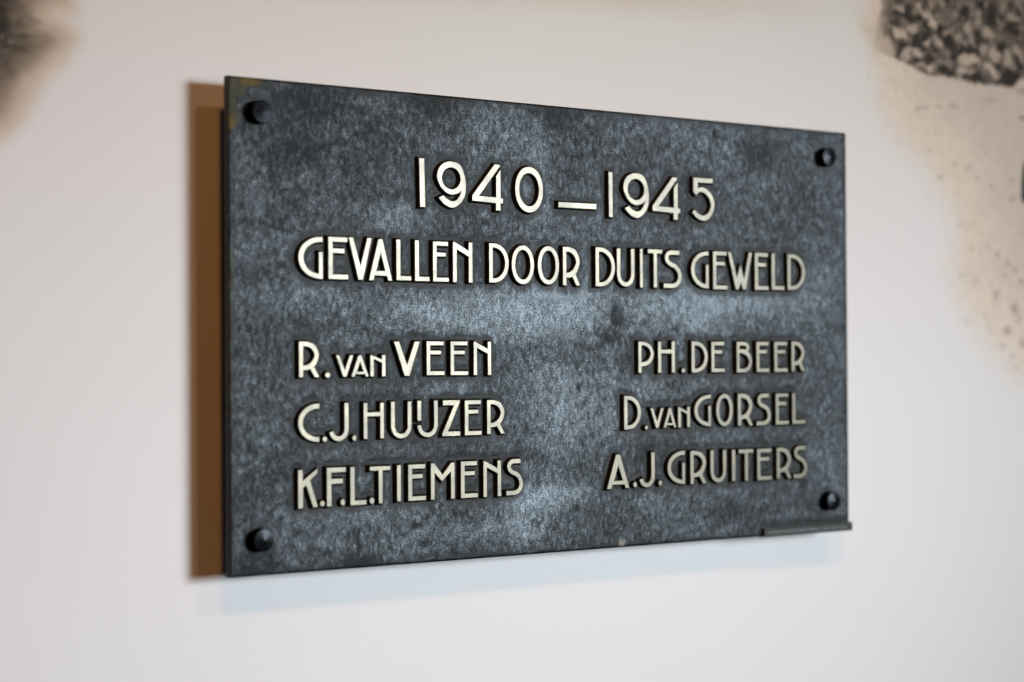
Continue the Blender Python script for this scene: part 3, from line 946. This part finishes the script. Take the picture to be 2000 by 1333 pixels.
# ------------------------------------------------------------------ plate
def build_plate():
    hw, hh = PW * 500, PH * 500
    xs = np.linspace(-hw, hw, 400); zs = np.linspace(-hh, hh, 227)
    X, Z = np.meshgrid(xs, zs)
    P = np.array(outline_pts)
    cell = 20.0
    x = X.ravel(); z = Z.ravel()
    dist = np.full(x.shape, 99.)
    # nearest outline point, done by blocks
    key = (np.floor((x + hw) / cell).astype(int) * 100 + np.floor((z + hh) / cell).astype(int))
    for kk in np.unique(key):
        sel = np.where(key == kk)[0]
        cx, cz = x[sel].mean(), z[sel].mean()
        near = P[(abs(P[:, 0] - cx) < 26) & (abs(P[:, 1] - cz) < 26)]
        if len(near):
            dist[sel] = np.sqrt(((x[sel][:, None] - near[None, :, 0]) ** 2 + (z[sel][:, None] - near[None, :, 1]) ** 2).min(1))
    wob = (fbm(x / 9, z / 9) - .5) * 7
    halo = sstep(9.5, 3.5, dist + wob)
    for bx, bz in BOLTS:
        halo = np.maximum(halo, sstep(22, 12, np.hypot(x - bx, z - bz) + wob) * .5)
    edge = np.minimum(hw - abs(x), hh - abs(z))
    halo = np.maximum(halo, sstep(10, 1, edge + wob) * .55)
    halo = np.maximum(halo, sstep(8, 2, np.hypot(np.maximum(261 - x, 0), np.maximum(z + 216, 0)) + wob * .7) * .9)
    stain_dim = np.zeros_like(x); painted_sheen = np.zeros_like(x)
    for cx, cy, rx, ry, a in STAINS_AND_DIM:
        stain_dim = np.maximum(stain_dim, sstep(1.4, .2, ellip(x + wob * .6, z + wob * .5, cx, cy, rx, ry)) * a)
    for cx, cy, rx, ry, a in PAINTED_SHEEN:
        painted_sheen = painted_sheen + sstep(1.6, .0, ellip(x + wob, z + wob, cx, cy, rx, ry)) * a
    painted_sheen = np.clip(painted_sheen, 0, 1)
    rust = np.zeros((len(x), 3))
    for cx, cy, rx, ry, ch in RUST:
        rust[:, ch] = np.maximum(rust[:, ch], sstep(1.5, .45, ellip(x + wob * .6, z + wob * .6, cx, cy, rx, ry)) * (1 if rx > 2.5 else .35))
    y = (fbm(x / 22, z / 22) - .5) * .0005 + (fbm(x / 5, z / 5, 2) - .5) * .00022
    for cx, cy, rx, ry, a in STAINS_AND_DIM:
        if a >= .8: y = y + sstep(1.1, .1, ellip(x, z, cx, cy, rx, ry)) * .0006
    y = y * sstep(0, 4, edge) + .00035 * sstep(1.6, 0, edge)
    me, _, _ = grid_mesh("plate", xs, zs, y)
    nv = len(me.vertices); nx, nz = len(xs), len(zs)
    # close the plate: side walls and back
    bm = bmesh.new(); bm.from_mesh(me); bm.verts.ensure_lookup_table()
    loop = [i for i in range(nx)] + [nx * k + nx - 1 for k in range(1, nz)] + [nx * (nz - 1) + i for i in range(nx - 2, -1, -1)] + [nx * k for k in range(nz - 2, 0, -1)]
    back = []
    rr = random.Random(2)
    front = [bm.verts[i] for i in loop]
    for fv in front:
        c = fv.co
        back.append(bm.verts.new((c.x + math.copysign(rr.uniform(0, .00025), c.x), THICK, c.z + math.copysign(rr.uniform(0, .0002), c.z))))
    n = len(loop)
    for k in range(n):
        j = (k + 1) % n
        fc = bm.faces.new((front[k], back[k], back[j], front[j])); fc.material_index = 1
    fc = bm.faces.new(back); fc.material_index = 1
    bmesh.ops.recalc_face_normals(bm, faces=bm.faces)
    bm.to_mesh(me); bm.free()
    set_color(me, "patina_and_sheen", np.stack([halo, painted_sheen, stain_dim], 1).astype(np.float32))
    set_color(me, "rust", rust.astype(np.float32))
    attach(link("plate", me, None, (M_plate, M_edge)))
build_plate()

# ------------------------------------------------------------------ maker's strip on the lower right edge
def bevel_box(x0, x1, y0, y1, z0, z1, b):
    bm = bmesh.new()
    bmesh.ops.create_cube(bm, size=1)
    for v in bm.verts:
        v.co = Vector((x0 if v.co.x < 0 else x1, y0 if v.co.y < 0 else y1, z0 if v.co.z < 0 else z1)) / 1000
    bmesh.ops.bevel(bm, geom=bm.edges[:], offset=b / 1000, segments=2, affect='EDGES', profile=.6)
    me = bpy.data.meshes.new("part"); bm.to_mesh(me); bm.free(); return me
strip = attach(link("maker_strip", bevel_box(261.6, 400.2, -3.2, 6.4, -226.2, -216.6, .6), None, (M_strip,), label='narrow raised strip with tiny illegible raised lettering'))
def strip_marks():
    bm = bmesh.new(); rr = random.Random(4)
    def bar(cx, cz, w, h, rot=0):
        m4 = Matrix.Translation((cx / 1000, -.00335, cz / 1000)) @ Matrix.Rotation(rot, 4, 'Y') @ Matrix.Diagonal((w / 1000, .0005, h / 1000, 1))
        bmesh.ops.create_cube(bm, size=1, matrix=m4)
    xx = 269.0
    for k, wd in enumerate((5, 7, 6, 6, 1, 8, 5)):
        for i in range(wd):
            if xx > 391: break
            t = rr.random(); hgt = 3.0 if i else 3.9
            bar(xx, -221.4, .5, hgt)
            if t < .5: bar(xx + .8, -221.4 + rr.choice((-1.2, 0, 1.2)), 1.5, .45)
            if t > .35: bar(xx + 1.6, -221.4, .45, hgt * .8, rr.uniform(-.4, .4))
            xx += 3.0
        xx += 2.0
    me = bpy.data.meshes.new("raised_marks"); bm.to_mesh(me); bm.free()
    return me
mk = link("raised_marks", strip_marks(), None, (mat_dark("rubbed_mark_bronze", (.10, .10, .105, 1), .45, .7),), kind='stuff')
mk.parent = strip

# ------------------------------------------------------------------ bolts and spacers
def lathe(profile, n=40):
    verts = []; faces = []
    for i in range(n):
        a = 2 * math.pi * i / n
        for r_, y in profile: verts.append((r_ * math.cos(a) / 1000, y / 1000, r_ * math.sin(a) / 1000))
    k = len(profile)
    for i in range(n):
        j = (i + 1) % n
        for q in range(k - 1): faces.append((i * k + q, j * k + q, j * k + q + 1, i * k + q + 1))
    me = mesh("part", verts, faces)
    bm = bmesh.new(); bm.from_mesh(me); bmesh.ops.remove_doubles(bm, verts=bm.verts, dist=1e-6)
    bmesh.ops.recalc_face_normals(bm, faces=bm.faces); bm.to_mesh(me); bm.free()
    me.polygons.foreach_set("use_smooth", np.ones(len(me.polygons), bool))
    me.set_sharp_from_angle(angle=math.radians(24))
    return me
bolt_me = lathe([(0, -10.35), (.3, -10.3), (9.9, -9.05), (10.4, -8.6), (10.5, -8.0), (10.5, -1.5), (10.9, -.6), (11.3, .5)])
sp_me = lathe([(0, 7.0), (8, 7.0), (8, 32.0), (0, 32.0)])
bolt_me.materials.append(M_bolt); sp_me.materials.append(M_bolt)
for bx, bz in BOLTS:
    b = bpy.data.objects.new("bolt_head", bolt_me); C.objects.link(b); b.location = (bx / 1000, 0, bz / 1000); attach(b)
    s = bpy.data.objects.new("spacer", sp_me); C.objects.link(s); s.location = (bx / 1000, 0, bz / 1000); attach(s)
